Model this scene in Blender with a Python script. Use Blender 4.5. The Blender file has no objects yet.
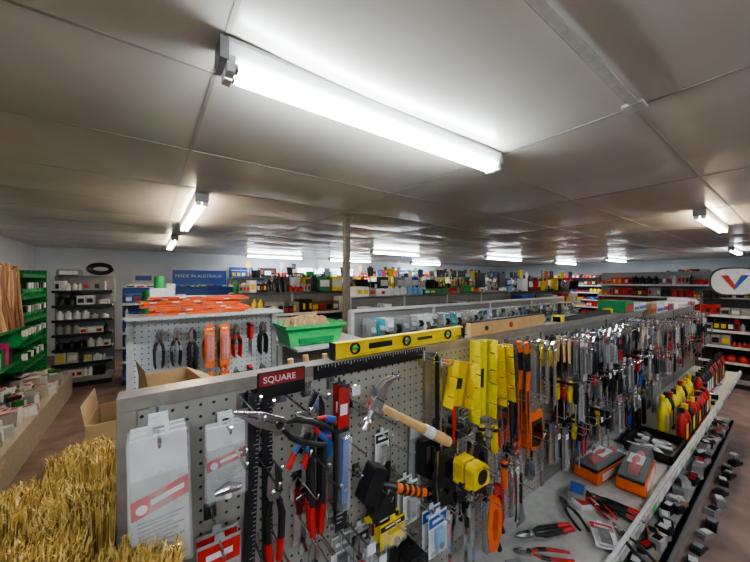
import bpy, math, random, bmesh
from math import *
from mathutils import Vector, Matrix
R=random.Random(7)
MATS={}
def mat(name,col,rough=.5,metal=0,var=.12,scale=30,emit=0,alpha=1,bump=0,coat=0):
    if name in MATS: return MATS[name]
    m=bpy.data.materials.new(name); m.use_nodes=True
    nt=m.node_tree; p=nt.nodes['Principled BSDF']
    tc=nt.nodes.new('ShaderNodeTexCoord'); nz=nt.nodes.new('ShaderNodeTexNoise')
    nz.inputs['Scale'].default_value=scale; nz.inputs['Detail'].default_value=3
    nt.links.new(tc.outputs['Object'],nz.inputs['Vector'])
    mr=nt.nodes.new('ShaderNodeMapRange')
    mr.inputs['From Min'].default_value=.3; mr.inputs['From Max'].default_value=.7
    mr.inputs['To Min'].default_value=1-var; mr.inputs['To Max'].default_value=1+var
    nt.links.new(nz.outputs['Fac'],mr.inputs['Value'])
    hs=nt.nodes.new('ShaderNodeHueSaturation'); hs.inputs['Color'].default_value=(*col,1)
    nt.links.new(mr.outputs['Result'],hs.inputs['Value'])
    nt.links.new(hs.outputs['Color'],p.inputs['Base Color'])
    p.inputs['Roughness'].default_value=rough; p.inputs['Metallic'].default_value=metal
    p.inputs['Alpha'].default_value=alpha; p.inputs['Coat Weight'].default_value=coat
    if emit:
        p.inputs['Emission Color'].default_value=(*col,1); p.inputs['Emission Strength'].default_value=emit
    if bump:
        b=nt.nodes.new('ShaderNodeBump'); b.inputs['Strength'].default_value=bump; b.inputs['Distance'].default_value=.01
        nt.links.new(nz.outputs['Fac'],b.inputs['Height']); nt.links.new(b.outputs['Normal'],p.inputs['Normal'])
    MATS[name]=m; return m

def pegmat(name,col,pitch=.025,rad=.13,rough=.4):
    m=mat(name,col,rough=rough,var=.08,scale=6)
    nt=m.node_tree; p=nt.nodes['Principled BSDF']; tc=[n for n in nt.nodes if n.type=='TEX_COORD'][0]
    hs=[n for n in nt.nodes if n.type=='HUE_SAT'][0]
    sep=nt.nodes.new('ShaderNodeSeparateXYZ'); nt.links.new(tc.outputs['Object'],sep.inputs[0])
    def M(op,a,b=None):
        n=nt.nodes.new('ShaderNodeMath'); n.operation=op
        for i,k in enumerate((a,b)):
            if k is None: continue
            if isinstance(k,(int,float)): n.inputs[i].default_value=k
            else: nt.links.new(k,n.inputs[i])
        return n.outputs[0]
    def q(s):
        f=M('FRACT',M('DIVIDE',M('ADD',s,50.0),pitch)); d=M('SUBTRACT',f,.5); return M('MULTIPLY',d,d)
    along=M('ADD',sep.outputs['X'],sep.outputs['Y'])
    r2=M('ADD',q(along),q(sep.outputs['Z']))
    hole=M('LESS_THAN',r2,rad*rad)
    mx=nt.nodes.new('ShaderNodeMix'); mx.data_type='RGBA'
    nt.links.new(hole,mx.inputs['Factor']); nt.links.new(hs.outputs['Color'],mx.inputs['A']); mx.inputs['B'].default_value=(.02,.018,.015,1)
    nt.links.new(mx.outputs['Result'],p.inputs['Base Color'])
    return m

STEEL=mat('steel',(.55,.56,.58),.25,1); CHROME=mat('chrome',(.8,.8,.82),.15,1,.05)
DARK=mat('dark_steel',(.05,.05,.055),.35,.6); BLACK=mat('black_plastic',(.015,.015,.017),.35)
RED=mat('red_plastic',(.48,.025,.02),.35); ORANGE=mat('orange_plastic',(.74,.14,.02),.35)
YEL=mat('yellow_plastic',(.78,.56,.03),.35); YEL2=mat('yellow_fluoro',(.82,.70,.05),.3)
BLUE=mat('blue_plastic',(.03,.10,.38),.35); LBLUE=mat('light_blue_plastic',(.2,.4,.62),.4)
GREEN=mat('green_plastic',(.015,.19,.06),.4); LGREEN=mat('light_green_plastic',(.04,.38,.11),.4)
WHITE=mat('white_plastic',(.8,.8,.78),.4,var=.05); CARD=mat('white_card',(.70,.71,.73),.5)
GREY=mat('grey_paint',(.28,.28,.285),.45); LGREY=mat('light_grey_paint',(.47,.47,.46),.45)
BEIGE=mat('beige_paint',(.45,.41,.34),.5); BROWN=mat('brown_stock',(.2,.1,.05),.6)
KRAFT=mat('cardboard',(.42,.27,.14),.8,scale=12); WOOD=mat('hickory_wood',(.62,.38,.17),.45,scale=25)
WOOD2=mat('dark_wood',(.25,.12,.06),.5,scale=20)
STRAW=mat('straw',(.62,.42,.12),.55,var=.3,scale=60); STRAWL=mat('straw_light',(.80,.60,.24),.55,var=.2,scale=60)
STRAWD=mat('straw_dark',(.30,.18,.05),.7,var=.3,scale=60)
CLEAR=mat('clear_plastic',(.85,.88,.9),.06,alpha=.22,var=.02)
MAGENTA=mat('magenta_print',(.5,.04,.2),.4); CYAN=mat('cyan_print',(.05,.35,.45),.4)
TAN=mat('tan_metal',(.28,.25,.22),.35,.3); POSTM=mat('post_paint',(.2,.165,.13),.5)
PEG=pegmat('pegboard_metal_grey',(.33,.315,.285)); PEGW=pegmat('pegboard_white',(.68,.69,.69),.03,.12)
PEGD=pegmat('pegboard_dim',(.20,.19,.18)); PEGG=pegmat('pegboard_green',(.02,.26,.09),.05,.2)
TUBE=mat('fluorescent_tube',(.90,.97,1.0),.5,emit=66,var=0)
TUBEW=mat('fluorescent_tube_warm',(1.0,.84,.62),.5,emit=52,var=0)
LAMPW=mat('white_enamel',(.8,.8,.8),.3,var=.03)

class MB:
    def __init__(s): s.v=[];s.f=[];s.m=[];s.sm=[];s.mats=[];s.T=Matrix()
    def add(s,vs,fs,m,smooth=False):
        if m not in s.mats: s.mats.append(m)
        k=s.mats.index(m); o=len(s.v); T=s.T
        s.v+=[tuple(T@Vector(p)) for p in vs]
        for f in fs: s.f.append([i+o for i in f]); s.m.append(k); s.sm.append(smooth)
    def at(s,x=0,y=0,z=0,rx=0,ry=0,rz=0,sc=1):
        s.T=Matrix.Translation((x,y,z))@Matrix.Rotation(rz,4,'Z')@Matrix.Rotation(ry,4,'Y')@Matrix.Rotation(rx,4,'X')@Matrix.Scale(sc,4); return s
    def box(s,x0,x1,y0,y1,z0,z1,m):
        s.add([(x0,y0,z0),(x1,y0,z0),(x1,y1,z0),(x0,y1,z0),(x0,y0,z1),(x1,y0,z1),(x1,y1,z1),(x0,y1,z1)],
              [(0,3,2,1),(4,5,6,7),(0,1,5,4),(1,2,6,5),(2,3,7,6),(3,0,4,7)],m)
    def pr(s,pts,y0,y1,m):
        n=len(pts); vs=[(p[0],y0,p[1]) for p in pts]+[(p[0],y1,p[1]) for p in pts]
        s.add(vs,[list(range(n)),list(range(2*n-1,n-1,-1))]+[(i,(i+1)%n,n+(i+1)%n,n+i) for i in range(n)],m)
    def ring(s,o,inn,y0,y1,m):
        n=len(o); vs=[(p[0],y0,p[1]) for p in o]+[(p[0],y0,p[1]) for p in inn]+[(p[0],y1,p[1]) for p in o]+[(p[0],y1,p[1]) for p in inn]
        fs=[]
        for i in range(n):
            j=(i+1)%n
            fs+=[(i,j,n+j,n+i),(2*n+i,3*n+i,3*n+j,2*n+j),(i,2*n+i,2*n+j,j),(n+i,n+j,3*n+j,3*n+i)]
        s.add(vs,fs,m)
    def tube(s,pts,r,m,n=6,smooth=True,flat=1):
        P=[Vector(p) for p in pts]; rs=r if isinstance(r,(list,tuple)) else [r]*len(P)
        vs=[];up=None
        for i,p in enumerate(P):
            d=(P[min(i+1,len(P)-1)]-P[max(i-1,0)])
            if d.length<1e-9: d=Vector((0,0,1))
            d.normalize()
            if up is None: up=Vector((0,1,0)) if abs(d.y)<.9 else Vector((1,0,0))
            a=d.cross(up); 
            if a.length<1e-4: a=d.cross(Vector((1,0,0)))
            a.normalize(); b=a.cross(d).normalized(); up=b
            for k in range(n):
                t=2*pi*k/n; vs.append(tuple(p+a*cos(t)*rs[i]+b*sin(t)*rs[i]*flat))
        fs=[]
        for i in range(len(P)-1):
            for k in range(n):
                fs.append((i*n+k,i*n+(k+1)%n,(i+1)*n+(k+1)%n,(i+1)*n+k))
        s.add(vs,fs,m,smooth)
        L=len(P)-1
        s.add(vs[:n],[list(range(n-1,-1,-1))],m); s.add(vs[L*n:],[list(range(n))],m)
    def cyl(s,a,b,r0,r1,m,n=10): s.tube([a,b],[r0,r1],m,n)
    def lathe(s,prof,m,n=12,c=(0,0)):
        s.tube([(c[0],c[1],z+1e-6*i) for i,(r,z) in enumerate(prof)],[r for r,z in prof],m,n)
    def done(s,name,loc=(0,0,0),rot=(0,0,0),bevel=0,parent=None):
        me=bpy.data.meshes.new(name); me.from_pydata(s.v,[],s.f)
        for m in s.mats: me.materials.append(m)
        me.polygons.foreach_set('material_index',s.m); me.polygons.foreach_set('use_smooth',s.sm)
        bm=bmesh.new(); bm.from_mesh(me); bmesh.ops.recalc_face_normals(bm,faces=bm.faces); bm.to_mesh(me); bm.free()
        me.update(); o=bpy.data.objects.new(name,me); bpy.context.scene.collection.objects.link(o)
        o.location=loc; o.rotation_euler=rot
        if bevel:
            md=o.modifiers.new('bevel','BEVEL'); md.width=bevel; md.segments=2; md.limit_method='ANGLE'
        if parent: o.parent=parent
        return o
def arc(cx,cz,r,a0,a1,n): return [(cx+r*cos(radians(a0+(a1-a0)*i/n)),cz+r*sin(radians(a0+(a1-a0)*i/n))) for i in range(n+1)]

CZ=1.65; CEIL=2.40
# ---------------- room shell
X0,X1,Y0,Y1=-2.0,15.0,-2.2,9.7
floorm=mat('floor_carpet',(.21,.15,.135),.75,var=.35,scale=4,bump=.2)
b=MB(); b.box(X0,X1,Y0,Y1,-.1,0,floorm); b.done('floor')
wallm=mat('wall_paint',(.64,.68,.73),.6,var=.06,scale=2)
b=MB(); b.box(X0-.1,X0,Y0,Y1,0,CEIL,wallm); b.done('wall_left')
b=MB(); b.box(X1,X1+.1,Y0,Y1,0,CEIL,wallm); b.done('wall_right')
b=MB(); b.box(X0-.1,X1+.1,Y0-.1,Y0,0,CEIL,wallm); b.done('wall_front')
b=MB()
WX0,WX1,WZ0,WZ1=3.9,6.3,1.5,2.12
b.box(X0-.1,WX0,Y1,Y1+.1,0,CEIL,wallm); b.box(WX1,X1+.1,Y1,Y1+.1,0,CEIL,wallm)
b.box(WX0,WX1,Y1,Y1+.1,0,WZ0,wallm); b.box(WX0,WX1,Y1,Y1+.1,WZ1,CEIL,wallm); b.done('wall_back')
b=MB()
for i in range(5):
    x=WX0+(WX1-WX0)*i/4; b.box(x-.025 if i else x,x+.025 if i<4 else x,Y1+.02,Y1+.06,WZ0,WZ1,LAMPW)
b.box(WX0,WX1,Y1+.02,Y1+.06,WZ0,WZ0+.04,LAMPW); b.box(WX0,WX1,Y1+.02,Y1+.06,WZ1-.04,WZ1,LAMPW)
b.box(WX0,WX1,Y1+.03,Y1+.035,WZ0,WZ1,CLEAR)
b.done('window_1')
# ceiling with sagging sheets
cm=mat('ceiling_sheet',(.60,.58,.53),.25,var=.12,scale=1.2)
trimm=mat('ceiling_strip',(.36,.34,.31),.5,var=.1,scale=5)
b=MB()
xs=[.19+1.5*i for i in range(-2,11)]; xs=[X0]+[x for x in xs if X0<x<X1]+[X1]
ys=[.43+.815*i for i in range(-3,12)]; ys=[Y0]+[y for y in ys if Y0<y<Y1]+[Y1]
for i in range(len(xs)-1):
    for j in range(len(ys)-1):
        NX,NY=8,5; sag=R.uniform(.006,.026); tw=R.uniform(-.006,.006)
        vs=[];fs=[]
        for a in range(NX+1):
            for c in range(NY+1):
                u=a/NX;w=c/NY
                vs.append((xs[i]+(xs[i+1]-xs[i])*u,ys[j]+(ys[j+1]-ys[j])*w,CEIL-sag*sin(pi*u)*sin(pi*w)-tw*sin(2*pi*u)*sin(pi*w)))
        for a in range(NX):
            for c in range(NY):
                k=a*(NY+1)+c; fs.append((k,k+1,k+NY+2,k+NY+1))
        b.add(vs,fs,cm,True)
for x in xs[1:-1]: b.box(x-.007,x+.007,Y0,Y1,CEIL-.003,CEIL+.01,trimm)
for y in ys[1:-1]:
    b.box(X0,X1,y-.006,y+.006,CEIL-.003,CEIL+.01,trimm)
b.box(X0-.1,X1+.1,Y0-.1,Y1+.1,CEIL+.02,CEIL+.08,trimm)
ceil=b.done('ceiling')
tr2=mat('trim_paint',(.5,.48,.44),.45)
b=MB(); b.box(-1.9,1.69,.395,.425,CEIL-.016,CEIL-.006,tr2); b.box(1.62,1.7,.38,.45,CEIL-.018,CEIL-.006,tr2); b.done('trim_1')

def fixture(x,y,L,axis='x',warm=False,w=.05):
    b=MB(); t=TUBEW if warm else TUBE
    if axis=='x': b.at(x,y,CEIL-.008)
    else: b.at(x,y,CEIL-.008,rz=pi/2)
    b.add([(0,-w,-.012),(L,-w,-.012),(L,w,-.012),(0,w,-.012),(0,-w*.6,-.055),(L,-w*.6,-.055),(L,w*.6,-.055),(0,w*.6,-.055),
           (0,-w,0),(L,-w,0),(L,w,0),(0,w,0)],[(4,5,6,7),(0,1,5,4),(2,3,7,6),(8,9,1,0),(10,11,3,2),(8,11,10,9),(8,0,4,7,3,11),(1,9,10,2,6,5)],LAMPW)
    for s in (-1,1):
        yy=s*w*.5
        b.cyl((.03,yy,-.078),(L-.03,yy,-.078),.0165,.0165,t,10)
        for e in (.012,L-.012):
            b.box(e-.012,e+.012,yy-.02,yy+.02,-.1,-.05,LAMPW)
            b.cyl((e+(.012 if e<.1 else -.012),yy,-.078),(e+(.022 if e<.1 else -.022),yy,-.078),.017,.017,STEEL,10)
    b.box(-.02,.005,-w,w,-.07,-.002,GREY); b.box(L-.005,L+.02,-w,w,-.07,-.002,TAN)
    b.done('fluorescent_ceiling_light')
fixture(.19,1.07,1.46)
fixture(.36,3.0,1.7,'y',True); fixture(.33,6.0,1.7,'y',True)
fixture(2.1,8.8,1.6); fixture(4.6,8.8,1.6); fixture(8.2,8.9,1.6); fixture(7.9,5.4,1.9)
fixture(12.0,5.3,1.7); fixture(11.6,3.6,1.7); fixture(4.6,.62,1.6,'x',True); fixture(10.2,.9,1.6)
fixture(4.2,5.9,1.5)
fixture(-1.2,-1.1,1.5); fixture(2.5,-1.1,1.5); fixture(6.5,-1.1,1.5)

b=MB(); b.box(1.765,1.83,2.99,3.055,0,CEIL-.02,POSTM); b.box(1.745,1.85,2.97,3.075,CEIL-.05,CEIL-.02,POSTM); b.box(1.7,1.89,2.93,3.13,0,.01,POSTM)
b.done('support_column',bevel=.004)

# ---------------- tools
def t_pliers(b,c1=RED,c2=BLACK,L=.2,long=False):
    j=.09 if long else .05; t=.004
    b.pr([(-.002,0),(-.014,-j*.6),(-.015,-j-.01),(-.004,-j-.02),(-.001,-j)],-t,t,STEEL)
    b.pr([(.002,0),(.001,-j),(.004,-j-.02),(.015,-j-.01),(.014,-j*.6)],-t,t,STEEL)
    b.cyl((0,-.007,-j-.005),(0,.007,-j-.005),.008,.008,DARK,10)
    for s in (-1,1):
        P=[(s*.006,0,-j-.015),(s*.017,0,-j-.04),(s*.021,0,-j-.07),(s*.019,0,-L+.02),(s*.015,0,-L)]
        b.tube(P,[.0045,.006,.0065,.006,.0045],c1,8,flat=.8)
        b.tube([P[1],P[2]],[.0066,.0072],c2,8,flat=.85)
def t_snips(b,c1=RED,c2=BLACK,L=.25):
    b.pr([(-.001,0),(-.016,-.03),(-.018,-.07),(-.008,-.09),(0,-.07)],-.005,.001,STEEL)
    b.pr([(.001,0),(0,-.07),(.008,-.09),(.018,-.07),(.016,-.03)],-.001,.005,DARK)
    b.cyl((0,-.01,-.072),(0,.01,-.072),.009,.009,STEEL,10)
    for s in (-1,1):
        b.tube([(s*.008,0,-.085),(s*.017,0,-.12),(s*.015,0,-.17),(s*.010,0,-L)],[.006,.0085,.0085,.007],c2,8)
        b.tube([(s*.0145,0,-L*.8),(s*.010,0,-L-.004)],[.0095,.0085],c1,8)
def t_driver(b,c=RED,L=.2,c2=BLACK):
    b.lathe([(.010,0),(.013,-.004),(.013,-.02),(.009,-.03),(.013,-.05),(.012,-.09),(.007,-.1)],c,10)
    b.lathe([(.0135,-.005),(.0135,-.018)],c2,10)
    b.lathe([(.0035,-.1),(.0035,-L+.01),(.001,-L)],CHROME,8)
def t_hammer(b):
    b.tube([(0,0,.02),(0,0,-.05),(0,0,-.15),(0,0,-.22),(0,0,-.29),(0,0,-.325)],[.010,.010,.0115,.015,.0165,.014],WOOD,12,flat=.75)
    b.tube([(0,0,-.20),(0,0,-.24)],[.0155,.0168],CARD,12,flat=.75)
    b.box(-.016,.016,-.013,.013,-.016,.02,CHROME)
    b.tube([(-.014,0,.002),(-.035,0,.002),(-.042,0,.002),(-.062,0,.002)],[.011,.009,.0145,.015],CHROME,14)
    for s in (-1,1):
        up=[(.012,.018),(.035,.02),(.06,.010),(.082,-.014),(.092,-.036)]; lo=[(.087,-.034),(.073,-.014),(.052,-.004),(.03,-.008),(.012,-.014)]
        b.pr(up+lo,s*.002,s*.013,CHROME)
def t_club(b):
    b.pr([(-.018,.042),(.018,.042),(.022,.036),(.022,-.036),(.018,-.042),(-.018,-.042),(-.022,-.036),(-.022,.036)],-.02,.02,BLACK)
    b.tube([(.02,0,0),(.07,0,0),(.09,0,0)],[.009,.009,.012],DARK,10)
    b.tube([(.085,0,0),(.12,0,0),(.18,0,0),(.205,0,0)],[.012,.013,.014,.012],ORANGE,10)
    for k in range(4): b.tube([(.105+.022*k,0,0),(.115+.022*k,0,0)],[.0148,.0148],BLACK,10)
def t_hacksaw(b,c=RED):
    b.tube([(.0,0,0),(.055,0,-.01),(.06,0,-.03),(.06,0,-.26),(.05,0,-.28)],.007,c,8)
    b.box(-.007,.003,-.001,.001,-.29,-.0,STEEL)
    b.tube([(0,0,.01),(0,0,-.02)],.006,STEEL,8)
    b.ring([(-.02,-.27),(.06,-.27),(.065,-.37),(.02,-.4),(-.025,-.37)],[(0,-.29),(.04,-.29),(.042,-.35),(.02,-.37),(0,-.35)],-.012,.012,BLACK)
def t_handsaw(b,c=ORANGE,L=.45):
    b.pr([(-.02,0),(.02,0),(.05,-L+.1),(-.05,-L+.1)],-.001,.001,STEEL)
    b.ring([(-.055,-L+.13),(.05,-L+.13),(.065,-L),(.03,-L-.03),(-.05,-L-.02)],[(-.03,-L+.08),(.03,-L+.08),(.04,-L+.02),(.015,-L),(-.03,-L+.005)],-.011,.011,c)
    b.ring([(-.040,-L+.1),(.040,-L+.1),(.05,-L+.01),(.02,-L-.02),(-.04,-L-.005)],[(-.03,-L+.08),(.03,-L+.08),(.04,-L+.02),(.015,-L),(-.03,-L+.005)],-.014,.014,BLACK)
def t_prunsaw(b,c=ORANGE,L=.42):
    b.tube([(0,0,0),(.012,0,-.05),(.016,0,-.12),(.006,0,-.18)],[.012,.014,.013,.011],c,10,flat=.6)
    b.tube([(.012,0,-.045),(.016,0,-.12)],[.0148,.0140],BLACK,10,flat=.62)
    b.pr([(-.008,-.17),(.018,-.17),(.022,-.3),(.002,-L),(-.006,-.3)],-.003,.003,c)
    b.pr([(-.004,-.2),(.012,-.2),(.014,-.3),(.002,-L+.03)],-.0035,.0035,BLACK)
def t_square(b,L=.38,w=.032,short=.1,m=None):
    m=m or DARK
    b.box(-w/2,w/2,-.0015,.0015,-L,0,m)
    for i in range(int(L/.01)):
        l=.011 if i%5==0 else .006
        b.box(w/2-.001-l,w/2-.001,-.0019,-.0014,-.012-i*.01,-.0108-i*.01,CARD)
    if short: b.box(w/2,w/2+short,-.0015,.0015,-.03,0,m)
def t_mitre(b,L=.26,w=.07,d=.045,m=None):
    m=m or YEL
    b.box(-w/2,w/2,.0,.004,-L,0,m)
    for s in (-1,1):
        x=s*w/2; cuts=[0,.045,.05,.105,.11,.15,.155,max(.16,L-.05),max(.165,L-.045),max(L,.17)]
        for i in range(0,len(cuts)-1,2): b.box(x-.002,x+.002,-d,.002,-min(L,cuts[i+1]),-min(L,cuts[i]),m)
        b.box(x-.002,x+.002,-.012,.002,-L,0,m)
    b.ring([(-.02,-.02),(.02,-.02),(.02,-.05),(-.02,-.05)],[(-.01,-.027),(.01,-.027),(.01,-.043),(-.01,-.043)],-.002,0,m)
    b.box(-w*.3,w*.3,-.001,0,-L*.62,-L*.38,BLACK)
    b.tube([(-w*.2,-.004,-L+.01),(-w*.2,-.004,-L*.65)],.004,m,6); b.tube([(w*.2,-.004,-L+.01),(w*.2,-.004,-L*.65)],.004,m,6)
def t_pack(b,w,h,c=CARD,lab=RED,cont=None,clear=True,hdr=.3):
    b.pr([(-w/2,0),(-w*.12,0),(-w*.1,.012),(w*.1,.012),(w*.12,0),(w/2,0),(w/2,-h),(-w/2,-h)],0,.0012,c)
    b.box(-w/2+.002,w/2-.002,-.0008,0,-h*hdr,-.006,lab)
    b.box(-w*.3,w*.3,-.0013,-.0008,-h*hdr*.7,-h*hdr*.45,CARD)
    for k in range(3): b.box(-w*.38,w*(.2-.1*k),-.0008,0,-h*(.88+.03*k)-.0025,-h*(.88+.03*k),GREY)
    if cont:
        b.box(-w*.22,w*.22,-.014,-.001,-h*.8,-h*(hdr+.06),cont); b.cyl((0,-.018,-h*.7),(0,-.002,-h*.7),w*.12,w*.12,STEEL,10)
    if clear:
        z0,z1=-h*.85,-h*(hdr+.03); a=w*.4; c_=w*.32
        b.add([(-a,-.001,z0),(a,-.001,z0),(a,-.001,z1),(-a,-.001,z1),(-c_,-.024,z0+.008),(c_,-.024,z0+.008),(c_,-.024,z1-.008),(-c_,-.024,z1-.008)],
              [(4,5,6,7),(0,1,5,4),(1,2,6,5),(2,3,7,6),(3,0,4,7)],CLEAR)
def t_bag(b,w,h,lab=RED):
    n=6; vs=[];fs=[]
    for i in range(n+1):
        for j in range(n+1):
            u=i/n;v=j/n
            vs.append((-w/2+w*u,-.02*sin(pi*u)*sin(pi*v)-.006*R.random()-.004,-h*v))
    for i in range(n):
        for j in range(n):
            k=i*(n+1)+j; fs.append((k,k+1,k+n+2,k+n+1))
    b.add(vs,fs,CLEAR,True)
    b.box(-w/2+.004,w/2-.004,.001,.003,-h,-h*.3,LGREY)
    b.box(-w/2+.004,w/2-.004,.001,.003,-h*.3,0,CARD)
    b.ring([(-.014,.02),(.014,.02),(.014,-.012),(-.014,-.012)],[(-.008,.013),(.008,.013),(.008,-.002),(-.008,-.002)],.0005,.003,CARD)
    b.pr([(-w*.46,-h*.44),(w*.46,-h*.36),(w*.46,-h*.50),(-w*.46,-h*.58)],-.0025,.0,lab)
    b.pr([(-w*.16,-h*.46),(w*.38,-h*.41),(w*.38,-h*.45),(-w*.16,-h*.50)],-.0032,-.0024,CARD)
    b.cyl((-w*.3,-.0034,-h*.51),(-w*.3,-.0024,-h*.51),w*.09,w*.09,CARD,12)
    for k in range(7): b.box(-w*.38,w*.36-.008*(k%3),-.001,.001,-h*(.62+.03*k),-h*(.61+.03*k),GREY)
    b.tube([(-w*.3,-.008,-h*.86),(0,-.009,-h*.84),(w*.3,-.008,-h*.88)],[.006,.012,.007],STEEL,10)
    b.cyl((0,-.012,-h*.84),(0,-.012,-h*.95),.007,.007,LAMPW,8)
def t_wrench(b,L=.2):
    b.pr([(-.01,0),(-.024,-.012),(-.022,-.04),(-.009,-.055),(-.008,-L+.02),(-.012,-L),(.012,-L),(.008,-L+.02),(.009,-.055),(.018,-.035),(.018,-.02),(.004,-.024),(.0,-.008)],-.004,.004,CHROME)
    b.tube([(-.006,0,-.045),(.012,0,-.04)],.006,STEEL,8)
def t_tape(b,c=YEL):
    b.pr([(-.03,0),(.02,0),(.034,-.015),(.036,-.062),(-.036,-.062),(-.036,-.012)],-.018,.018,c)
    b.cyl((0,-.02,-.032),(0,.02,-.032),.022,.022,BLACK,16); b.box(-.05,-.034,-.008,.008,-.062,-.055,YEL)
def t_putty(b,c=BLACK):
    b.pr([(-.012,-.11),(.012,-.11),(.035,-.2),(-.035,-.2)],-.0008,.0008,STEEL)
    b.tube([(0,0,0),(0,0,-.03),(0,0,-.08),(0,0,-.115)],[.008,.011,.010,.008],c,10,flat=.6)
def t_chisel(b,c=YEL):
    b.lathe([(.010,0),(.012,-.005),(.0115,-.1),(.008,-.115)],c,10); b.lathe([(.0125,-.001),(.0125,-.012)],STEEL,10)
    b.pr([(-.008,-.115),(.008,-.115),(.010,-.14),(.010,-.23),(-.010,-.24),(-.010,-.14)],-.002,.002,CHROME)
def t_gun(b,c=ORANGE):
    b.ring([(-.02,0),(.03,0),(.045,-.03),(.045,-.13),(.02,-.17),(-.02,-.16),(-.035,-.08)],[(-.002,-.03),(.02,-.03),(.026,-.05),(.024,-.11),(.012,-.135),(-.004,-.13),(-.01,-.08)],-.013,.013,c)
    b.box(-.035,-.012,-.01,.01,-.16,.01,STEEL); b.tube([(.03,0,-.14),(.05,0,-.19)],.01,BLACK,8)
def t_clamp(b,c=ORANGE):
    b.box(-.006,.006,-.003,.003,-.3,0,STEEL)
    b.pr([(-.006,0),(.06,-.004),(.065,-.014),(.055,-.024),(.01,-.028),(-.01,-.02)],-.007,.007,c)
    b.pr([(-.01,-.19),(.055,-.2),(.055,-.215),(.01,-.23),(-.01,-.225)],-.007,.007,c)
    b.tube([(.055,0,-.14),(.055,0,-.26)],.004,STEEL,8); b.tube([(.055,0,-.25),(.055,0,-.33)],.010,BLACK,10)

HOOKS=MB()
def hook(x,z,y0=.75,L=.17):
    HOOKS.tube([(x,y0,z-.02),(x,y0-.004,z),(x,y0-L*.5,z+.002),(x,y0-L,z+.004),(x,y0-L-.006,z+.018)],.0026,CHROME,6)
    HOOKS.box(x-.012,x+.012,y0-.003,y0,z-.025,z+.01,STEEL)
    if L>.1 and R.random()<.07: HOOKS.box(x-.011,x+.011,y0-L-.012,y0-L-.010,z-.004,z+.018,CARD)

b=MB()
GX0,GX1=-.05,5.2
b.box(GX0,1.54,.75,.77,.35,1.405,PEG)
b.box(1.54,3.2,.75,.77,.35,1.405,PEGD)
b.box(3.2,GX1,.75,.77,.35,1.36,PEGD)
b.box(GX0,3.2,.74,.79,1.405,1.432,TAN)
b.box(3.2,GX1,.74,.79,1.36,1.385,TAN)
for x in (GX0,.75,1.54,2.4,3.2,4.2,GX1-.03):
    b.box(x,x+.03,.742,.8,0.1,1.42 if x<3.2 else 1.37,TAN)
    b.box(x,x+.04,.45,1.12,0,.09,GREY)
b.box(GX0,GX1,.40,.75,.625,.65,LGREY)
b.box(GX0,GX1,.385,.40,.62,.68,LGREY); b.box(GX0,GX1,.38,.386,.635,.67,LGREY)
for i in range(40): b.box(.5+.115*i,.56+.115*i,.379,.3805,.638,.667,R.choice([CARD,GREY,CARD,LGREEN,CARD]))
b.box(GX0,GX1,.44,.75,.09,.12,GREY); b.box(GX0,GX1,.44,.46,0,.12,GREY)
b.box(GX0,GX1,.77,1.15,.09,.12,GREY)
b.box(GX0,GX1,.77,1.12,.98,1.0,LGREY); b.box(GX0,GX1,.77,1.12,.55,.57,LGREY)
for x in (GX0,1.54,3.2,GX1-.02): 
    b.pr([(x,.625),(x+.02,.625),(x+.02,.5),(x,.5)],.43,.75,GREY)
gond=b.done('pegboard_gondola',bevel=.0015)

def put(fn,x,z,y,name,args=(),rot=(0,0,0),n=1,dy=.025,hk=True,hx=None,hz=None,hL=None):
    b=MB()
    for i in range(n):
        b.at(0,-dy*i,0,ry=R.uniform(-.03,.03)*(i>0)); fn(b,*args)
    o=b.done(name,(x,y,z),rot,bevel=.0008)
    if hk: hook(x if hx is None else hx,z-.006 if hz is None else hz,L=hL or max(.05,.75-y+dy*n+.02))
    return o
put(t_bag,.012,1.40,.66,'packaged_fitting',(.085,.22),n=3,dy=.022)
put(t_bag,.128,1.355,.715,'packaged_fitting',(.08,.15),n=2,dy=.02)
put(t_pack,.105,1.17,.66,'blister_pack',(.075,.15,GREY,RED,DARK),n=2)
put(t_bag,.0,1.14,.66,'packaged_fitting',(.085,.2,GREY),n=2)
put(t_square,.19,1.395,.72,'framing_square',(.42,.026,0),rot=(0,radians(2),0))
put(t_square,.222,1.375,.735,'framing_square',(.42,.024,0))
put(t_snips,.225,1.25,.69,'tin_snips',(RED,BLACK,.22),n=1)
put(t_pliers,.12,1.415,.60,'long_reach_pliers',(BLACK,DARK,.22,True),rot=(0,radians(-62),0),hx=.17,hz=1.385,hL=.17)
put(t_pliers,.235,1.385,.60,'locking_pliers',(RED,BLUE,.13),rot=(0,radians(-55),radians(15)),n=1,hx=.26,hL=.17)
put(t_pliers,.29,1.375,.62,'locking_pliers',(BLUE,RED,.12),rot=(0,radians(25),radians(15)),hk=False)
put(t_snips,.325,1.385,.70,'tin_snips',(RED,DARK,.33),n=2)
put(t_pack,.395,1.39,.70,'knife_pack',(.034,.36,DARK,RED,BLUE),n=2)
put(t_driver,.365,1.30,.71,'screwdriver',(BLUE,.26))
put(t_hammer,.452,1.345,.62,'claw_hammer',rot=(0,radians(-57),0),hx=.455,hz=1.318,hL=.15); hook(.50,1.285,L=.15)
put(t_club,.44,1.155,.62,'club_hammer',rot=(0,radians(28),0),hx=.475,hz=1.12,hL=.15)
put(t_hacksaw,.70,1.42,.70,'hacksaw',(BLACK,),n=1)
put(t_hacksaw,.735,1.40,.66,'hacksaw',(RED,),n=1)
put(t_mitre,.80,1.395,.64,'mitre_box',(.14,.09,.035),rot=(0,radians(14),0))
put(t_mitre,.93,1.445,.66,'mitre_box',(.27,.095,.04,YEL2),rot=(0,radians(2),0))
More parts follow.
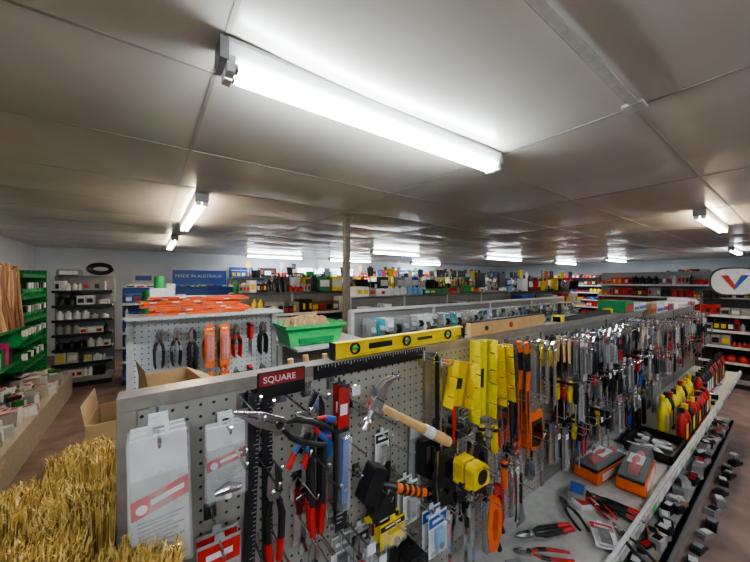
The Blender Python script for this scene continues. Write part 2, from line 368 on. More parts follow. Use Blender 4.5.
put(t_mitre,1.02,1.42,.64,'mitre_box',(.21,.055,.035,YEL),rot=(0,radians(-5),0))
put(t_prunsaw,1.15,1.40,.70,'pruning_saw',(BLACK,.40),n=2)
put(t_prunsaw,1.24,1.40,.69,'pruning_saw',(ORANGE,.46),n=2,dy=.03)
put(t_handsaw,1.35,1.39,.71,'handsaw',(ORANGE,.44),n=2,dy=.025)
put(t_wrench,1.42,1.39,.69,'adjustable_wrench',(.28,),n=3,dy=.03)
put(t_chisel,1.07,1.40,.72,'wood_chisel',(BLACK,)); put(t_chisel,1.48,1.37,.71,'wood_chisel',(YEL,),n=3)
put(t_clamp,.80,1.17,.68,'bar_clamp',(BLACK,),n=2,dy=.03)
put(t_gun,.74,1.12,.66,'caulking_gun',(BLACK,))
put(t_gun,.87,1.12,.63,'caulking_gun',(BLACK,)); put(t_tape,.80,1.10,.62,'tape_measure',(YEL,),n=2,dy=.045)
put(t_driver,.97,1.13,.68,'screwdriver',(YEL,.2)); put(t_driver,1.02,1.12,.66,'screwdriver',(YEL,.22)); put(t_driver,.93,1.12,.66,'screwdriver',(BLACK,.18))
put(t_pack,.52,1.02,.66,'tape_pack',(.085,.065,YEL,BLACK,YEL),n=2)
put(t_pack,.61,1.07,.69,'blister_pack',(.055,.12,CARD,GREEN,GREY),n=2)
put(t_pack,.67,.985,.64,'blister_pack',(.075,.12,CARD,BLUE,LBLUE),n=2)
put(t_tape,.50,1.09,.66,'tape_measure',(BLACK,)); put(t_tape,.58,.92,.66,'tape_measure',(BLACK,),n=2,dy=.045)
put(t_gun,.92,.92,.61,'staple_gun',(ORANGE,)); put(t_gun,1.02,.90,.66,'staple_gun',(RED,))
put(t_wrench,.85,.93,.66,'adjustable_wrench',(.22,),n=2); put(t_wrench,.77,.93,.66,'adjustable_wrench',(.24,),n=1)
put(t_wrench,1.13,.98,.66,'adjustable_wrench',(.24,),n=2)
put(t_putty,1.2,.88,.66,'putty_knife',(BLACK,)); put(t_pliers,1.12,1.2,.69,'pliers',(RED,)) ; put(t_driver,1.05,.99,.64,'screwdriver',(ORANGE,.2))
put(t_pliers,.44,.99,.68,'pliers',(RED,BLACK,.18)); put(t_pliers,.32,1.03,.69,'pliers',(RED,BLACK,.18))
put(t_pack,.56,1.20,.735,'blister_pack',(.05,.10,CARD,BLACK,STEEL))
b=MB()
b.box(.20,.315,.733,.739,1.375,1.437,BLACK); b.box(.203,.312,.7322,.733,1.405,1.434,mat('dark_red_print',(.24,.02,.02),.4))
sg=b.done('shelf_label')
cu=bpy.data.curves.new('txt','FONT'); cu.body='SQUARE'; cu.size=.021; cu.extrude=.0003
to=bpy.data.objects.new('label_text',cu); bpy.context.scene.collection.objects.link(to); to.location=(.212,.7318,1.412); to.rotation_euler=(pi/2,0,0); to.data.materials.append(CARD); to.parent=sg
b=MB(); b.at(.34,.735,1.43,ry=-pi/2); t_square(b,.40,.035,0,BLACK); b.T=Matrix(); b.done('straight_edge_ruler',(.0,0,-.0165))
def sleeve(b):
    h=R.uniform(.16,.24); b.box(-.025,.025,0,.003,-h,0,R.choice([GREY,DARK,KRAFT,LGREY])); b.box(-.022,.022,-.002,0,-.04,-.004,R.choice([RED,CARD,BLACK,BLUE])); b.tube([(0,-.008,-.05),(0,-.008,-h+.02)],.006,R.choice([STEEL,CHROME,DARK]),6)
    b.add([(-.027,-.002,0),(0,-.02,-.01),(0,-.02,-h),(-.027,-.002,-h),(.027,-.002,0),(.027,-.002,-h)],[(0,1,2,3),(1,4,5,2)],CLEAR)
fns=[lambda b:t_pack(b,.06,R.uniform(.1,.15),R.choice([CARD,LGREY]),R.choice([RED,BLUE,BLACK,GREEN,GREY]),R.choice([STEEL,LGREY,BLACK])),
     lambda b:t_driver(b,R.choice([RED,BLACK,BLACK,YEL,BLACK]),R.uniform(.17,.25)),
     lambda b:t_pliers(b,R.choice([RED,BLACK,BLACK,BLUE])),
     lambda b:t_putty(b,R.choice([BLACK,WOOD,BLACK])),
     lambda b:t_wrench(b,R.uniform(.16,.24)),
     sleeve,sleeve,
     lambda b:t_pack(b,.05,R.uniform(.16,.22),R.choice([BLACK,GREY,GREY,KRAFT]),R.choice([RED,BLUE,BLACK,BLACK]),R.choice([STEEL,DARK])),
     lambda b:t_snips(b,R.choice([BLACK,RED,BLACK]),BLACK),
     lambda b:t_wrench(b,R.uniform(.14,.2))]
b=MB()
x=1.60
while x<5.1:
    top=1.38 if x<3.15 else 1.31
    for r in range(4):
        z=top-.20*r-R.uniform(0,.03)
        if z-.24<.69: continue
        f=R.choice(fns)
        d=R.choice([2,3,4,5]); 
        for k in range(d):
            b.at(x+R.uniform(-.008,.008),.72-.026*k,z,ry=R.uniform(-.06,.06)); f(b)
        hook(x,z-.008,L=.17)
    x+=.058
for i in range(22):
    x=.30+.058*i
    for z in (1.17,.95):
        if R.random()<.35: continue
        f=R.choice(fns)
        for k in range(R.choice([1,1,2])):
            b.at(x+R.uniform(-.01,.01),.735-.012*k,z+R.uniform(-.02,.02),ry=R.uniform(-.05,.05)); f(b)
        hook(x,z-.008,L=.12)
b.T=Matrix(); b.done('hanging_tool_assortment',parent=None)
for i in range(30): hook(R.uniform(.05,1.5),R.choice([1.3,1.24,1.05,1.0,.85]),L=R.choice([.1,.15,.18]))
HOOKS.done('peg_hooks',parent=gond)

b=MB()
b.box(.41,.96,.752,.775,1.433,1.438,YEL); b.box(.41,.96,.752,.775,1.473,1.478,YEL); b.box(.41,.96,.761,.766,1.437,1.474,YEL)
b.box(.405,.412,.75,.777,1.432,1.479,BLACK); b.box(.958,.965,.75,.777,1.432,1.479,BLACK)
for x in (.48,.68,.88):
    b.ring(arc(x,1.4555,.017,0,360,16)[:-1],arc(x,1.4555,.012,0,360,16)[:-1],.755,.772,BLACK); b.cyl((x-.012,.763,1.4555),(x+.012,.763,1.4555),.006,.006,LGREEN,8)
b.box(.53,.62,.7595,.761,1.447,1.464,BLACK); b.box(.73,.80,.7595,.761,1.45,1.46,BLACK)
b.done('spirit_level',bevel=.0008)
b=MB(); b.box(1.0,1.58,.748,.77,1.433,1.487,WOOD); b.box(1.0,1.58,.747,.771,1.487,1.492,BLACK); b.cyl((1.28,.745,1.46),(1.28,.75,1.46),.012,.012,RED,14); b.cyl((1.1,.745,1.46),(1.1,.75,1.46),.01,.01,BLACK,14)
b.done('wooden_level',bevel=.001)
b=MB(); b.box(1.75,2.5,.745,.785,1.433,1.46,BLACK); b.box(1.75,1.78,.74,.79,1.433,1.465,YEL); b.box(2.47,2.5,.74,.79,1.433,1.465,YEL); b.done('long_spirit_level')
b=MB()
x=2.6
while x<5.1:
    w=R.uniform(.1,.22); h=R.uniform(.03,.08); z0=1.433 if x<3.15 else 1.386
    if x<3.2<x+w: x=3.21; continue
    b.box(x,x+w,.70,.86,z0,z0+h,R.choice([CARD,CARD,KRAFT,LGREY,RED,CARD,GREEN,WHITE])); b.box(x+.01,x+w-.01,.698,.70,z0+.01,z0+h*.6,R.choice([RED,BLUE,BLACK,CARD])); x+=w+.02
b.done('boxed_stock')

def bottle(b,x,y,z,c,cap,h=.25,r=.045):
    b.at(x,y,z); b.tube([(0,0,0),(0,0,.01),(0,0,h*.65),(0,0,h*.8),(0,0,h*.86)],[r*.95,r,r,r*.45,r*.3],c,12,flat=.65)
    b.lathe([(r*.36,h*.86),(r*.36,h)],cap,10); b.box(-r*.7,r*.7,-r*.69,-r*.64,h*.15,h*.55,R.choice([CARD,BLACK,YEL])); b.T=Matrix()
b=MB()
for i in range(9):
    for j in range(2):
        bottle(b,2.68+.1*i,.44+.09*j,.651,(RED if j<1 else YEL2) if R.random()<.85 else BLACK,R.choice([YEL,BLACK,RED]),R.choice([.19,.21])+.05*j,.04)
for i in range(12): bottle(b,3.65+.11*i,.5,.651,R.choice([BLACK,RED,BLACK,RED]),BLACK,.25,.045)
b.done('oil_bottles')
def powerpack(b):
    b.pr([(-.16,0),(.16,0),(.17,.015),(.16,.055),(-.16,.055),(-.17,.015)],-.055,.055,ORANGE)
    b.box(-.12,.1,-.0565,-.055,.01,.045,CARD); b.pr([(-.16,.055),(.16,.055),(.14,.07),(-.14,.07)],-.05,.05,BLACK)
    b.tube([(-.12,0,.08),(-.02,0,.088),(.13,0,.08)],[.018,.024,.016],RED,10); b.box(-.06,.05,-.03,.03,.10,.105,CARD)
    b.add([(-.16,-.05,.07),(.16,-.05,.07),(.16,.05,.07),(-.16,.05,.07),(-.14,-.04,.115),(.14,-.04,.115),(.14,.04,.115),(-.14,.04,.115)],[(4,5,6,7),(0,1,5,4),(1,2,6,5),(2,3,7,6),(3,0,4,7)],CLEAR)
b=MB(); b.at(1.99,.49,.651,rz=.1); powerpack(b); b.at(1.93,.62,.651,rz=-.1); powerpack(b); b.T=Matrix(); b.done('packaged_power_tool',bevel=.002)
b=MB()
A=(2.28,2.62,.41,.64)
b.box(*A,.651,.66,BLACK)
for (a0,a1,c0,c1) in ((A[0],A[0]+.01,A[2],A[3]),(A[1]-.01,A[1],A[2],A[3]),(A[0],A[1],A[2],A[2]+.01),(A[0],A[1],A[3]-.01,A[3])): b.box(a0,a1,c0,c1,.651,.70,BLACK)
for i in range(16): b.at(R.uniform(2.32,2.58),R.uniform(.45,.60),.661+.0012*i,rz=R.uniform(0,3)); b.box(-.03,.03,-.015,.015,0,.008,R.choice([CARD,CARD,GREY]))
b.T=Matrix(); b.done('small_parts_tray')
b=MB()
for i in range(9):
    b.at(R.uniform(1.05,1.72),R.uniform(.45,.66),.662+.0015*i,rx=-pi/2,rz=R.uniform(-1.2,1.2)); 
    R.choice([lambda: t_pliers(b,RED),lambda: t_snips(b,RED,BLACK),lambda: t_pliers(b,BLACK),lambda:t_pack(b,.08,.14,CARD,RED,BLACK)])()
b.T=Matrix(); b.done('loose_pliers')
b=MB()
for i in range(50):
    x=R.uniform(.8,4.8)
    if 1.75<x<3.6 or 1.05<x<1.5: continue
    b.at(x,R.uniform(.44,.66),.651,rz=R.uniform(-.6,.6))
    w,d,h=R.uniform(.05,.11),R.uniform(.05,.08),R.uniform(.01,.04); c=R.choice([RED,CARD,BLACK,GREY,KRAFT,GREY,CARD,BLACK])
    b.box(-w/2,w/2,-d/2,d/2,0,h,c); b.box(-w*.4,w*.4,-d*.4,d*.4,h,h+.001,R.choice([CARD,BLUE,RED,GREY]))
b.T=Matrix(); b.done('tray_stock')
b=MB()
for i in range(90):
    x=.9+i*.046; yy=R.choice([.49,.52,.6]) ; b.at(x,yy,.121,rz=R.uniform(-.5,.5))
    w,d,h=R.uniform(.07,.12),R.uniform(.05,.07),R.uniform(.02,.05); c=R.choice([BLACK,GREY,GREY,KRAFT,LGREY,BLACK,BLACK])
    b.pr([(-w/2,0),(w/2,0),(w*.45,h),(-w*.4,h*1.1)],-d/2,d/2,c); b.box(-w*.3,w*.3,-d*.3,d*.3,h*.9,h*1.12,R.choice([BLACK,CARD,RED,GREY]))
b.T=Matrix(); b.done('deck_stock')
b=MB()
for i in range(15):
    x=2.05+i*.17; b.at(x+R.uniform(-.03,.03),R.uniform(.35,.39),.0,rz=R.uniform(-.4,.4))
    h=R.uniform(.02,.05); b.pr([(-.06,0),(.06,0),(.055,h*.6),(0,h),(-.055,h)],-.025,.025,R.choice([BLACK,DARK,BLACK,GREY])); b.box(-.03,.02,-.02,.02,h*.9,h+.004,R.choice([CARD,GREY,BLACK]))
b.T=Matrix(); b.done('floor_stock')
b=MB()
for i in range(70):
    x=-.0+i*.072; w=R.uniform(.05,.068); h=R.uniform(.08,.25); b.box(x,x+w,.82,1.02,1.0,1.0+h,R.choice([KRAFT,CARD,LGREY,BLUE,RED,KRAFT]))
b.done('rear_shelf_boxes',parent=gond)

# ---------------- upright millet brooms: dense, stiff, nearly flat-topped heads
def broom(b,r,h,n,tx,ty):
    b.at(0,0,0,rx=ty,ry=tx)
    b.tube([(0,0,-.75),(0,0,0)],.012,WOOD,8)
    b.tube([(0,0,-.02),(0,0,.03),(0,0,h*.5),(0,0,h*.84)],[.026,.034,r*.72,r*.80],STRAWD,14)
    for k in range(3): b.tube([(0,0,.05+.045*k),(0,0,.056+.045*k)],[.040+.006*k]*2,RED,12)
    for i in range(n):
        a=R.uniform(0,2*pi); q=sqrt(R.random())
        edge=q>.72
        px,py=cos(a)*q*r*.75,sin(a)*q*r*.75
        if edge: px,py=cos(a)*r*.60,sin(a)*r*.60
        lean=1.0+(.10 if edge else 0)
        ex=cos(a)*q*r*lean+R.gauss(0,.0028); ey=sin(a)*q*r*lean+R.gauss(0,.0028)
        H=h*(R.uniform(.90,1.03)-(.05*q*q))
        k=R.random(); m=STRAWL if k<.35 else (STRAW if k<.8 else STRAWD)
        w=R.uniform(.0007,.0012)
        z0=.05 if edge else h*.55
        mx,my=(px+ex)*.51,(py+ey)*.51
        pts=[(px,py,z0),(mx,my,(z0+H)/2),(ex,ey,H),(ex+R.gauss(0,.004),ey+R.gauss(0,.004),H+R.uniform(.003,.012))]
        ang=R.uniform(0,pi); ca,sa=cos(ang)*w,sin(ang)*w
        vs=[]
        for p,kk in zip(pts,(1,1.1,1.3,.5)): vs+=[(p[0]-ca*kk,p[1]-sa*kk,p[2]),(p[0]+ca*kk,p[1]+sa*kk,p[2]),(p[0]-sa*kk,p[1]+ca*kk,p[2])]
        fs=[]
        for t in range(3):
            for k in range(3): fs.append((t*3+k,t*3+(k+1)%3,t*3+3+(k+1)%3,t*3+3+k))
        b.add(vs,fs,m)
    b.T=Matrix()
for (x,y,z) in [(-.035,.60,.955),(-.155,.675,.975),(-.275,.755,.95),(-.085,.79,.975),(-.205,.875,.965),(-.395,.85,.95),(-.365,.63,.94),(-.115,.975,.985),(-.19,.53,.92),(-.32,1.0,.97),(-.03,.465,.90)]:
    b=MB(); broom(b,.056,.28,1350,R.uniform(-.1,.1),R.uniform(-.07,.07)); b.done('millet_broom',(x,y,z))
b=MB()
for (a0,a1,c0,c1) in ((-.49,-.06,.38,.39),(-.49,-.06,1.10,1.11),(-.50,-.49,.38,1.11),(-.07,-.06,.39,1.10)): b.box(a0,a1,c0,c1,0,.85,KRAFT)
b.box(-.49,-.06,.39,1.10,0,.012,KRAFT); b.done('broom_carton')

def carton(name,x,y,z,w,d,h,rz=0,m=KRAFT):
    b=MB(); b.at(x,y,z,rz=rz); t=.004
    b.box(-w/2,w/2,-d/2,d/2,0,t,m); b.box(-w/2,w/2,-d/2,-d/2+t,0,h,m); b.box(-w/2,w/2,d/2-t,d/2,0,h,m); b.box(-w/2,-w/2+t,-d/2,d/2,0,h,m); b.box(w/2-t,w/2,-d/2,d/2,0,h,m)
    b.add([(w/2,-d/2,h),(w/2,d/2,h),(w/2+.07,d/2,h-.04),(w/2+.07,-d/2,h-.04)],[(0,1,2,3)],m)
    b.add([(-w/2,-d/2,h),(-w/2,d/2,h),(-w/2-.01,d/2,h+.06),(-w/2-.01,-d/2,h+.06)],[(0,1,2,3)],m)
    b.T=Matrix(); return b.done(name)
b=MB(); b.box(-.16,.2,1.2,1.5,0,1.08,GREY); b.box(-.17,.21,1.18,1.52,1.08,1.10,LGREY); b.done('display_plinth')
carton('open_carton',.06,1.36,1.10,.16,.2,.2,.15)
carton('open_carton',-.10,1.34,1.10,.1,.2,.12,-.05)

PAL=[RED,BLUE,YEL,CARD,CARD,LGREY,GREEN,BLACK,ORANGE,KRAFT,LBLUE,WHITE,GREY,CYAN,DARK,BROWN]
def stock_row(b,x0,x1,y0,y1,z,hmax,pal=PAL):
    x=x0
    while x<x1-.06:
        w=R.uniform(.05,.14); w=min(w,x1-x); h=R.uniform(.35,.95)*hmax; c=R.choice(pal); k=R.random()
        for _ in range(R.choice([1,2,3,4])):
            if x+w>x1: break
            if k<.6:
                b.box(x,x+w*.93,y0,y1,z,z+h,c); b.box(x+w*.12,x+w*.8,y0-.003,y0,z+h*.25,z+h*.7,R.choice([CARD,YEL,RED,BLACK,c]))
            else:
                r=min(w*.45,.06); yy=y0+r+.01
                b.tube([(x+r,yy,z),(x+r,yy,z+h*.75),(x+r,yy,z+h*.85),(x+r,yy,z+h)],[r,r,r*.4,r*.35],c,8)
            x+=w if k<.6 else 2.1*min(w*.45,.06)
        if R.random()<.1: x+=.05
def gondola(name,x0,x1,yc,h,d=.4,levels=4,pal=PAL,panel=PEGD,frame=LGREY,peg=False,top=True,rot=0,origin=None,hdr=None,toph=.16):
    b=MB()
    if origin: b.at(*origin,rz=rot)
    B=b.T.copy()
    b.box(x0,x1,yc,yc+.03,.1,h,panel); b.box(x0,x1,yc-d,yc+d,.08,.14,frame); b.box(x0,x1,yc-d+.03,yc+d-.03,0,.08,DARK)
    x=x0
    while x<=x1+.01: b.box(x-.015,x+.015,yc-.01,yc+.04,.1,h+.01,frame); x+=(x1-x0)/max(1,round((x1-x0)/1.0))
    zs=[.14+(h-.14)*i/levels for i in range(levels)]
    for z in zs[1:]:
        if not peg or z<.7: b.box(x0,x1,yc-d*.85,yc,z-.02,z,frame); b.box(x0,x1,yc-d*.85-.004,yc-d*.85,z-.03,z+.01,hdr or CARD)
        b.box(x0,x1,yc+.03,yc+d*.85,z-.02,z,frame)
    b.box(x0,x1,yc-.02,yc+.05,h,h+.02,frame)
    g=b.done(name)
    b=MB(); b.T=B
    for z in zs:
        if not peg or z<.7: stock_row(b,x0+.03,x1-.03,yc-d*.8,yc-d*.8+.2,z,(h-.14)/levels-.04,pal)
    if peg:
        z=h-.05
        while z>.8:
            x=x0+.06
            while x<x1-.05:
                c=R.choice(pal); w=.07; hh=R.uniform(.1,.15); cc=R.choice([CARD,LGREY,c,GREY])
                for k in range(3):
                    j=R.uniform(-.006,.006); b.box(x+j,x+w+j,yc-.06-.045*k,yc-.057-.045*k,z-hh,z,cc)
                b.box(x+.008,x+w-.008,yc-.156,yc-.151,z-hh*.35,z-.008,c)
                b.add([(x+.006,yc-.152,z-hh*.95),(x+w-.006,yc-.152,z-hh*.95),(x+w-.012,yc-.175,z-hh*.65),(x+.012,yc-.175,z-hh*.65),(x+.012,yc-.152,z-hh*.4),(x+w-.012,yc-.152,z-hh*.4)],[(0,1,2,3),(3,2,5,4)],R.choice([CHROME,c,GREY,BLACK]))
                b.tube([(x+w/2,yc,z-.01),(x+w/2,yc-.2,z-.005)],.003,CHROME,5)
                x+=.085
            z-=.17
    if top: stock_row(b,x0+.03,x1-.03,yc-.12,yc+.1,h+.02,toph,pal)
    b.done('stock',parent=g)
    return g

b=MB(); b.box(-.08,.68,2.1,2.13,.1,1.45,PEGW); b.box(-.1,-.07,2.08,2.15,0,1.47,LGREY); b.box(.66,.69,2.08,2.15,0,1.47,LGREY); b.box(-.1,.69,1.95,2.17,1.45,1.465,LGREY); b.box(-.1,.69,1.7,2.5,.05,.14,LGREY)
wps=b.done('white_pegboard_stand')
b=MB()
cols=[(t_pliers,(BLACK,DARK)),(t_pliers,(BLACK,GREY)),(t_snips,(BLACK,DARK)),(t_pliers,(ORANGE,RED)),(t_snips,(ORANGE,BLACK)),(t_pliers,(RED,BLACK)),(t_driver,(RED,)),(t_pliers,(BLACK,BLACK))]
for i,(f,a) in enumerate(cols):
    for r in range(2):
        for k in range(3):
            b.at(.04+.078*i,2.06-.03*k,1.39-.27*r); f(b,*a)
        if i in (3,4): b.at(.04+.078*i,1.965,1.40-.27*r); t_pack(b,.05,.24,ORANGE,ORANGE,RED,hdr=.15)
        b.T=Matrix(); b.tube([(.04+.078*i,2.1,1.383-.27*r),(.04+.078*i,1.95,1.386-.27*r)],.003,CHROME,6)
b.done('hanging_pliers',parent=wps)
b=MB(); ORP=mat('orange_red_print',(.72,.09,.03),.35)
for i in range(9):
    b.at(.22+R.uniform(-.04,.04),2.05,1.466+.011*i,rz=R.uniform(-.08,.08)); b.box(-.24,.24,-.06,.06,0,.01,ORP if i%3 else ORANGE); b.box(-.18,.10,-.045,.045,.01,.011,CARD if i%2 else BLACK)
    for k in range(4): b.box(-.2+.1*k,-.17+.1*k,-.0615,-.06,.002,.008,R.choice([CARD,STEEL,ORP]))
b.T=Matrix(); b.box(.0,.11,2.03,2.07,1.565,1.61,CARD); b.done('packaged_saw_blades')
gondola('hardware_gondola',.72,1.25,2.1,1.2,.35,3,top=False)
gondola('fittings_gondola',1.3,5.0,2.1,1.40,.4,4,[CARD,LGREY,CARD,CYAN,GREY,GREEN,BLUE,CARD,BLACK,CYAN,BEIGE],peg=True,top=False)
b=MB()
b.at(.88,1.98,1.235)
W,D,H=.20,.13,.13
o=[(-W*.85,-D*.85,0),(W*.85,-D*.85,0),(W*.85,D*.85,0),(-W*.85,D*.85,0),(-W,-D,H),(W,-D,H),(W,D,H),(-W,D,H)]
i_=[(x*.95,y*.95,z+.008 if z==0 else z) for x,y,z in o]
b.add(o+i_,[(3,2,1,0),(0,1,5,4),(1,2,6,5),(2,3,7,6),(3,0,4,7),(8,9,10,11),(9,8,12,13),(10,9,13,14),(11,10,14,15),(8,11,15,12),(4,5,13,12),(5,6,14,13),(6,7,15,14),(7,4,12,15)],LGREEN)
b.box(-W-.012,W+.012,-D-.012,-D,H-.015,H+.005,LGREEN); b.box(-W-.012,W+.012,D,D+.012,H-.015,H+.005,LGREEN); b.box(-W-.012,-W,-D,D,H-.015,H+.005,LGREEN); b.box(W,W+.012,-D,D,H-.015,H+.005,LGREEN)
b.box(-W*.6,W*.6,-D-.004,-D*.9,.02,.05,GREEN)
b.T=Matrix(); b.done('green_tub')
b=MB()
for i in range(11):
    b.at(.78+.02*i,1.98+R.uniform(-.05,.05),1.33+R.uniform(0,.03),rz=R.uniform(-.5,.5),ry=R.uniform(-.6,.6)); b.box(-.05,.05,-.02,.02,0,.02,WOOD); b.box(-.048,.048,-.018,.018,.02,.06,KRAFT)
b.T=Matrix(); b.pr([(.70,1.26),(.92,1.26),(.95,1.44),(.72,1.40)],2.0,2.006,KRAFT); b.done('scrubbing_brushes')
b=MB(); b.box(.72,1.25,1.78,2.3,1.22,1.235,LGREY); b.done('shelf_board')
b=MB()
for i in range(12): b.tube([(.45+.05*i,1.06+R.uniform(-.02,.02),1.001),(.40+.05*i+R.uniform(-.03,.06),1.08,1.36+R.uniform(-.05,.03))],.011,WOOD,8)
b.done('timber_handles')
b=MB()
for i,(x,y,h,c) in enumerate([(.08,4.0,1.70,LGREEN),(.18,4.02,1.62,CARD),(-.02,4.05,1.55,GREEN),(.28,4.05,1.5,LGREY)]):
    b.tube([(x,y,0),(x,y,h)],.045,c,14); b.tube([(x,y,h-.0005),(x,y,h+.002)],.02,BLACK,10)
    for z in (.4,1.0,1.4): b.tube([(x,y,z),(x,y,z+.03)],.0465,BLUE,14)
b.done('netting_rolls')

FAR=[CARD,BLACK,DARK,GREEN,RED,BLUE,BLACK,LGREY,GREY,BROWN,KRAFT,WHITE,BLACK,YEL]
HOT=[RED,RED,YEL,BLACK,ORANGE,CARD,RED,BLUE,GREY,BLACK]
gondola('plumbing_gondola',2.2,9.0,3.6,1.42,.4,4,[CARD,LBLUE,GREEN,CARD,BLACK,LGREY,RED,WHITE,BLUE,GREY])
gondola('paint_gondola',1.0,10.0,5.2,1.45,.4,4,FAR,toph=.26)
gondola('garden_gondola',2.2,11.5,7.0,1.5,.4,4,FAR,toph=.34)
gondola('blue_bin_gondola',-.35,2.0,6.6,1.52,.35,6,[BLUE,BLUE,BLUE,LBLUE,CARD,BLUE,GREY,WHITE],panel=BLUE,frame=BLUE,toph=.08)
gondola('back_shelving',1.8,14.5,9.35,1.72,.3,5,[CARD,BLUE,LGREY,RED,BLACK,WHITE,BLACK,BLUE,GREY],toph=.25)
gondola('steel_shelving',-1.2,-.5,6.95,1.72,.35,7,[LGREY,CARD,WHITE,GREY,BLACK,CARD,LGREY],panel=GREY,frame=GREY,hdr=BLACK,top=False)
gondola('tool_shelving',-1.6,.45,0,1.35,.35,5,[ORANGE,RED,BLACK,BLACK,GREY,BLACK,DARK,RED],panel=DARK,frame=GREY,origin=(7.6,-.6,0),rot=-pi/2)
gondola('red_stock_shelving',-3.2,-.9,0,1.85,.4,6,HOT,panel=GREY,frame=GREY,origin=(10,0,0),rot=-pi/2,top=False)
gondola('dark_stock_shelving',-8,-3.5,0,1.75,.4,6,HOT,panel=DARK,frame=DARK,origin=(13.8,0,0),rot=-pi/2)
gondola('far_stock_shelving',-3,1,0,1.85,.4,6,HOT,panel=DARK,frame=DARK,origin=(13.8,0,0),rot=-pi/2)
b=MB(); b.at(7.4,.62,1.64,rz=-pi/2+.3)
def rr(w,h,n=8,p=.17):
    o=[]
    for (sx,sz,a) in ((1,1,0),(-1,1,90),(-1,-1,180),(1,-1,270)):
        o+=arc(sx*(w-p),sz*(h-p),p,a,a+90,n)
    return o
b.pr(rr(.25,.2),-.02,.0,CARD); b.pr(rr(.27,.22),0,.012,DARK)
b.pr([(-.15,.1),(-.07,.1),(.0,-.05),(.0,-.13)],-.026,-.02,RED); b.pr([(.15,.1),(.07,.1),(.0,-.05),(.0,-.13)],-.026,-.02,BLUE)
b.box(-.02,.02,.0,.02,-.27,-.1,GREY); b.box(-.15,.15,-.06,.06,-.27,-.255,GREY)
b.T=Matrix(); b.done('oval_sign')
b=MB()
b.box(-1.62,-1.58,2.2,6.3,.1,1.8,PEGG); b.box(-1.62,-.92,2.2,6.3,.0,.3,BEIGE)
for z in (.62,.9,1.18,1.46,1.72): b.box(-1.58,-1.2,5.3,6.3,z-.02,z,GREEN); b.box(-1.2,-1.19,5.3,6.3,z-.03,z+.015,GREEN)
for y in (2.2,3.6,5.25,6.28): b.box(-1.62,-1.55,y,y+.03,0,1.82,GREEN)
b.box(-1.62,-1.18,6.28,6.31,.3,1.8,PEGG)
b.box(-1.58,-1.15,2.2,5.25,1.12,1.14,GREEN); b.box(-1.58,-1.2,2.2,5.25,.72,.74,GREEN)
gs=b.done('green_shelving')
b=MB()
for i in range(40):
    y=3.9+i*.034; b.tube([(-1.19+R.uniform(-.03,.02),y,1.14),(-1.22+R.uniform(-.02,.02),y,1.5),(-1.22,y,1.80+R.uniform(-.05,.05))],[.017,.015,.02],R.choice([WOOD,WOOD2,KRAFT,WOOD2]),8)
b.done('axe_handles',parent=gs)
b=MB()
for z in (.62,.9,1.18,1.46):
    y=5.32
    while y<6.2:
        c=R.choice([GREEN,GREEN,GREEN,LGREEN]); b.pr([(-1.5,z),(-1.22,z),(-1.19,z+.06),(-1.21,z+.13),(-1.5,z+.16)],y,y+.1,c)
        b.box(-1.21,-1.17,y+.02,y+.08,z+.1,z+.17,R.choice([CARD,WHITE,GREY,BLACK])); y+=.112
for z in (.74,):
    y=2.3
    while y<5.2: w=R.uniform(.08,.2); b.box(-1.5,-1.24,y,y+w,z,z+R.uniform(.1,.3),R.choice([GREEN,CARD,GREEN,MAGENTA,WHITE,BLACK])); y+=w+.01
b.done('parts_bins',parent=gs)
b=MB()
for i in range(230):
    b.at(R.uniform(-1.4,-.99),R.uniform(2.3,6.2),.301,rz=R.uniform(0,3)); w,d,h=R.uniform(.06,.16),R.uniform(.05,.12),R.uniform(.03,.16)
    b.pr([(-w/2,0),(w/2,0),(w*.42,h),(-w*.42,h)],-d/2,d/2,R.choice([CARD,LGREY,GREEN,WHITE,GREY,BLACK,CARD,BEIGE])); b.box(-w*.3,w*.3,-d*.3,d*.3,h,h+.002,R.choice([RED,GREY,CARD]))
b.T=Matrix(); b.done('low_shelf_stock',parent=gs)
b=MB()
for i in range(7): 
    y=3.0+i*.5; b.box(-1.995,-1.985,y,y+.4,1.82,2.12,R.choice([CARD,LBLUE,CARD])); b.box(-1.985,-1.983,y+.05,y+.33,1.87,1.97,R.choice([GREY,BLUE,KRAFT]))
b.done('wall_poster')
b=MB()
for k in range(5): b.tube([(cos(2*pi*i/24)*(.16-.012*k),.0+.02*k,sin(2*pi*i/24)*(.09-.01*k)) for i in range(25)],.014,BLACK,6)
b.box(-.5,-.22,-.1,.12,-.11,-.02,GREY); b.box(-.46,-.26,-.12,-.1,-.1,-.04,CARD)
b.done('hose_coil',(-.66,6.8,1.85))
b=MB(); SKY=mat('sign_blue',(.04,.11,.42),.4)
b.box(.45,1.65,9.0,9.03,1.42,1.92,SKY); b.box(.45,1.65,8.992,9.0,1.42,1.56,GREEN)
cuv=bpy.data.curves.new('txt2','FONT'); cuv.body='MADE IN AUSTRALIA'; cuv.size=.11; cuv.extrude=.001
b.box(.6,.64,9.0,9.03,0,1.42,GREY) ; b.box(1.4,1.44,9.0,9.03,0,1.42,GREY)
hs=b.done('hanging_sign')
to=bpy.data.objects.new('sign_text',cuv); bpy.context.scene.collection.objects.link(to); to.location=(.5,8.985,1.74); to.rotation_euler=(pi/2,0,0); cuv.materials.append(CARD); to.parent=hs
b=MB()
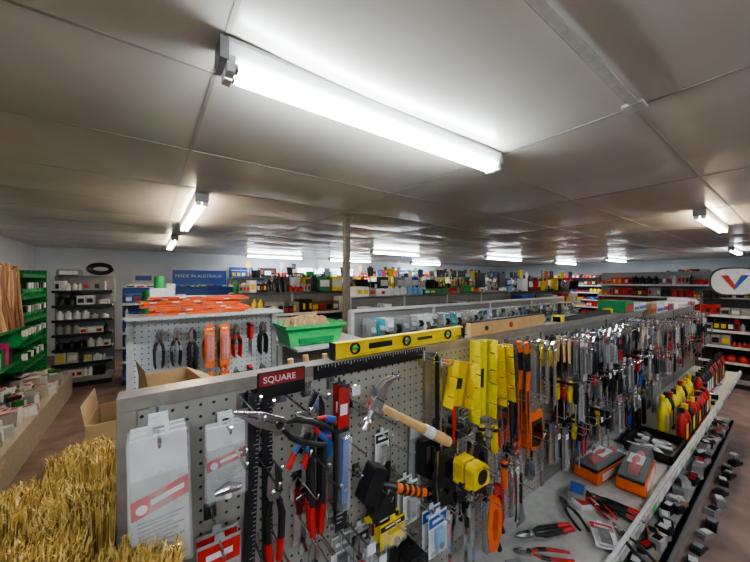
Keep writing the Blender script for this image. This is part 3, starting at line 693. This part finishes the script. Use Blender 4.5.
for i,(x0,x1,z0,z1,c,c2) in enumerate([(-.35,.1,1.5,1.9,CARD,BLUE),(1.85,2.5,1.78,2.05,BLUE,CARD),(2.65,3.2,1.8,2.05,BLACK,RED),(6.8,7.6,1.8,2.12,CARD,RED),(8.2,9.2,1.8,2.1,BLUE,CARD),(10,11.2,1.8,2.1,RED,CARD)]):
    b.box(x0,x1,9.66,9.69,z0,z1,c); b.box(x0+.06,x1-.06,9.655,9.66,z0+(z1-z0)*.4,z0+(z1-z0)*.7,c2)
b.done('wall_sign')
b=MB()
for (x,y) in ((5.0,3.55),(5.7,3.55)):
    b.at(x,y,1.445,rz=.3); b.box(-.12,.12,-.07,.07,0,.012,BLACK); b.box(-.02,.02,.0,.02,.01,.12,BLACK); b.box(-.24,.24,-.03,-.0,.08,.36,BLACK); b.box(-.225,.225,-.032,-.03,.095,.345,DARK)
b.T=Matrix(); b.done('computer_monitors')
# goods standing on top of each far row, one mass per row
for yy,h0,xa,xb,n in ((5.2,1.472,2.4,9.8,30),(7.0,1.522,2.4,11.2,38),(9.35,1.742,2.0,14.2,34),(3.6,1.442,6.1,8.9,16)):
    b=MB()
    for i in range(n):
        x=xa+(xb-xa)*(i+R.uniform(.1,.9))/n
        b.at(x,yy-.17,h0,ry=0)
        c=R.choice([RED,BLACK,ORANGE,BLUE,BLACK,CARD,YEL,GREEN,GREY,BLACK,DARK]); k=R.random()
        if k<.3: b.lathe([(.1,0),(.13,.2),(.135,.21)],c,12); b.tube([(-.13,0,.19),(-.08,0,.28),(.08,0,.28),(.13,0,.19)],.004,CHROME,5)
        elif k<.75:
            b.lathe([(.05,0),(.05,.02),(.015,.03)],DARK,10); b.tube([(0,0,0),(0,0,.42)],.012,WOOD,6); b.pr([(-.05,.27),(.05,.27),(.07,.44),(-.07,.44)],-.015,.015,c)
        else: b.box(-.1,.1,-.06,.06,0,.26,c); b.box(-.09,.09,-.062,-.06,.08,.2,CARD)
    b.T=Matrix(); b.done('buckets_and_garden_goods')
gondola('aisle_gondola',1.0,7.0,1.45,1.4,.35,4,origin=(7.5,-.3,0),rot=pi)

w=bpy.data.worlds.new('World'); bpy.context.scene.world=w; w.use_nodes=True
w.node_tree.nodes['Background'].inputs[0].default_value=(.85,.93,1,1); w.node_tree.nodes['Background'].inputs[1].default_value=6
try: bpy.context.scene.view_settings.look='AgX - Medium High Contrast'
except Exception: pass
cd=bpy.data.cameras.new('camera'); co=bpy.data.objects.new('camera',cd); bpy.context.scene.collection.objects.link(co)
co.location=(0,0,CZ); co.rotation_euler=(radians(90),0,radians(-36)); cd.lens=310/750*36; cd.sensor_width=36; cd.clip_start=.02
bpy.context.scene.camera=co
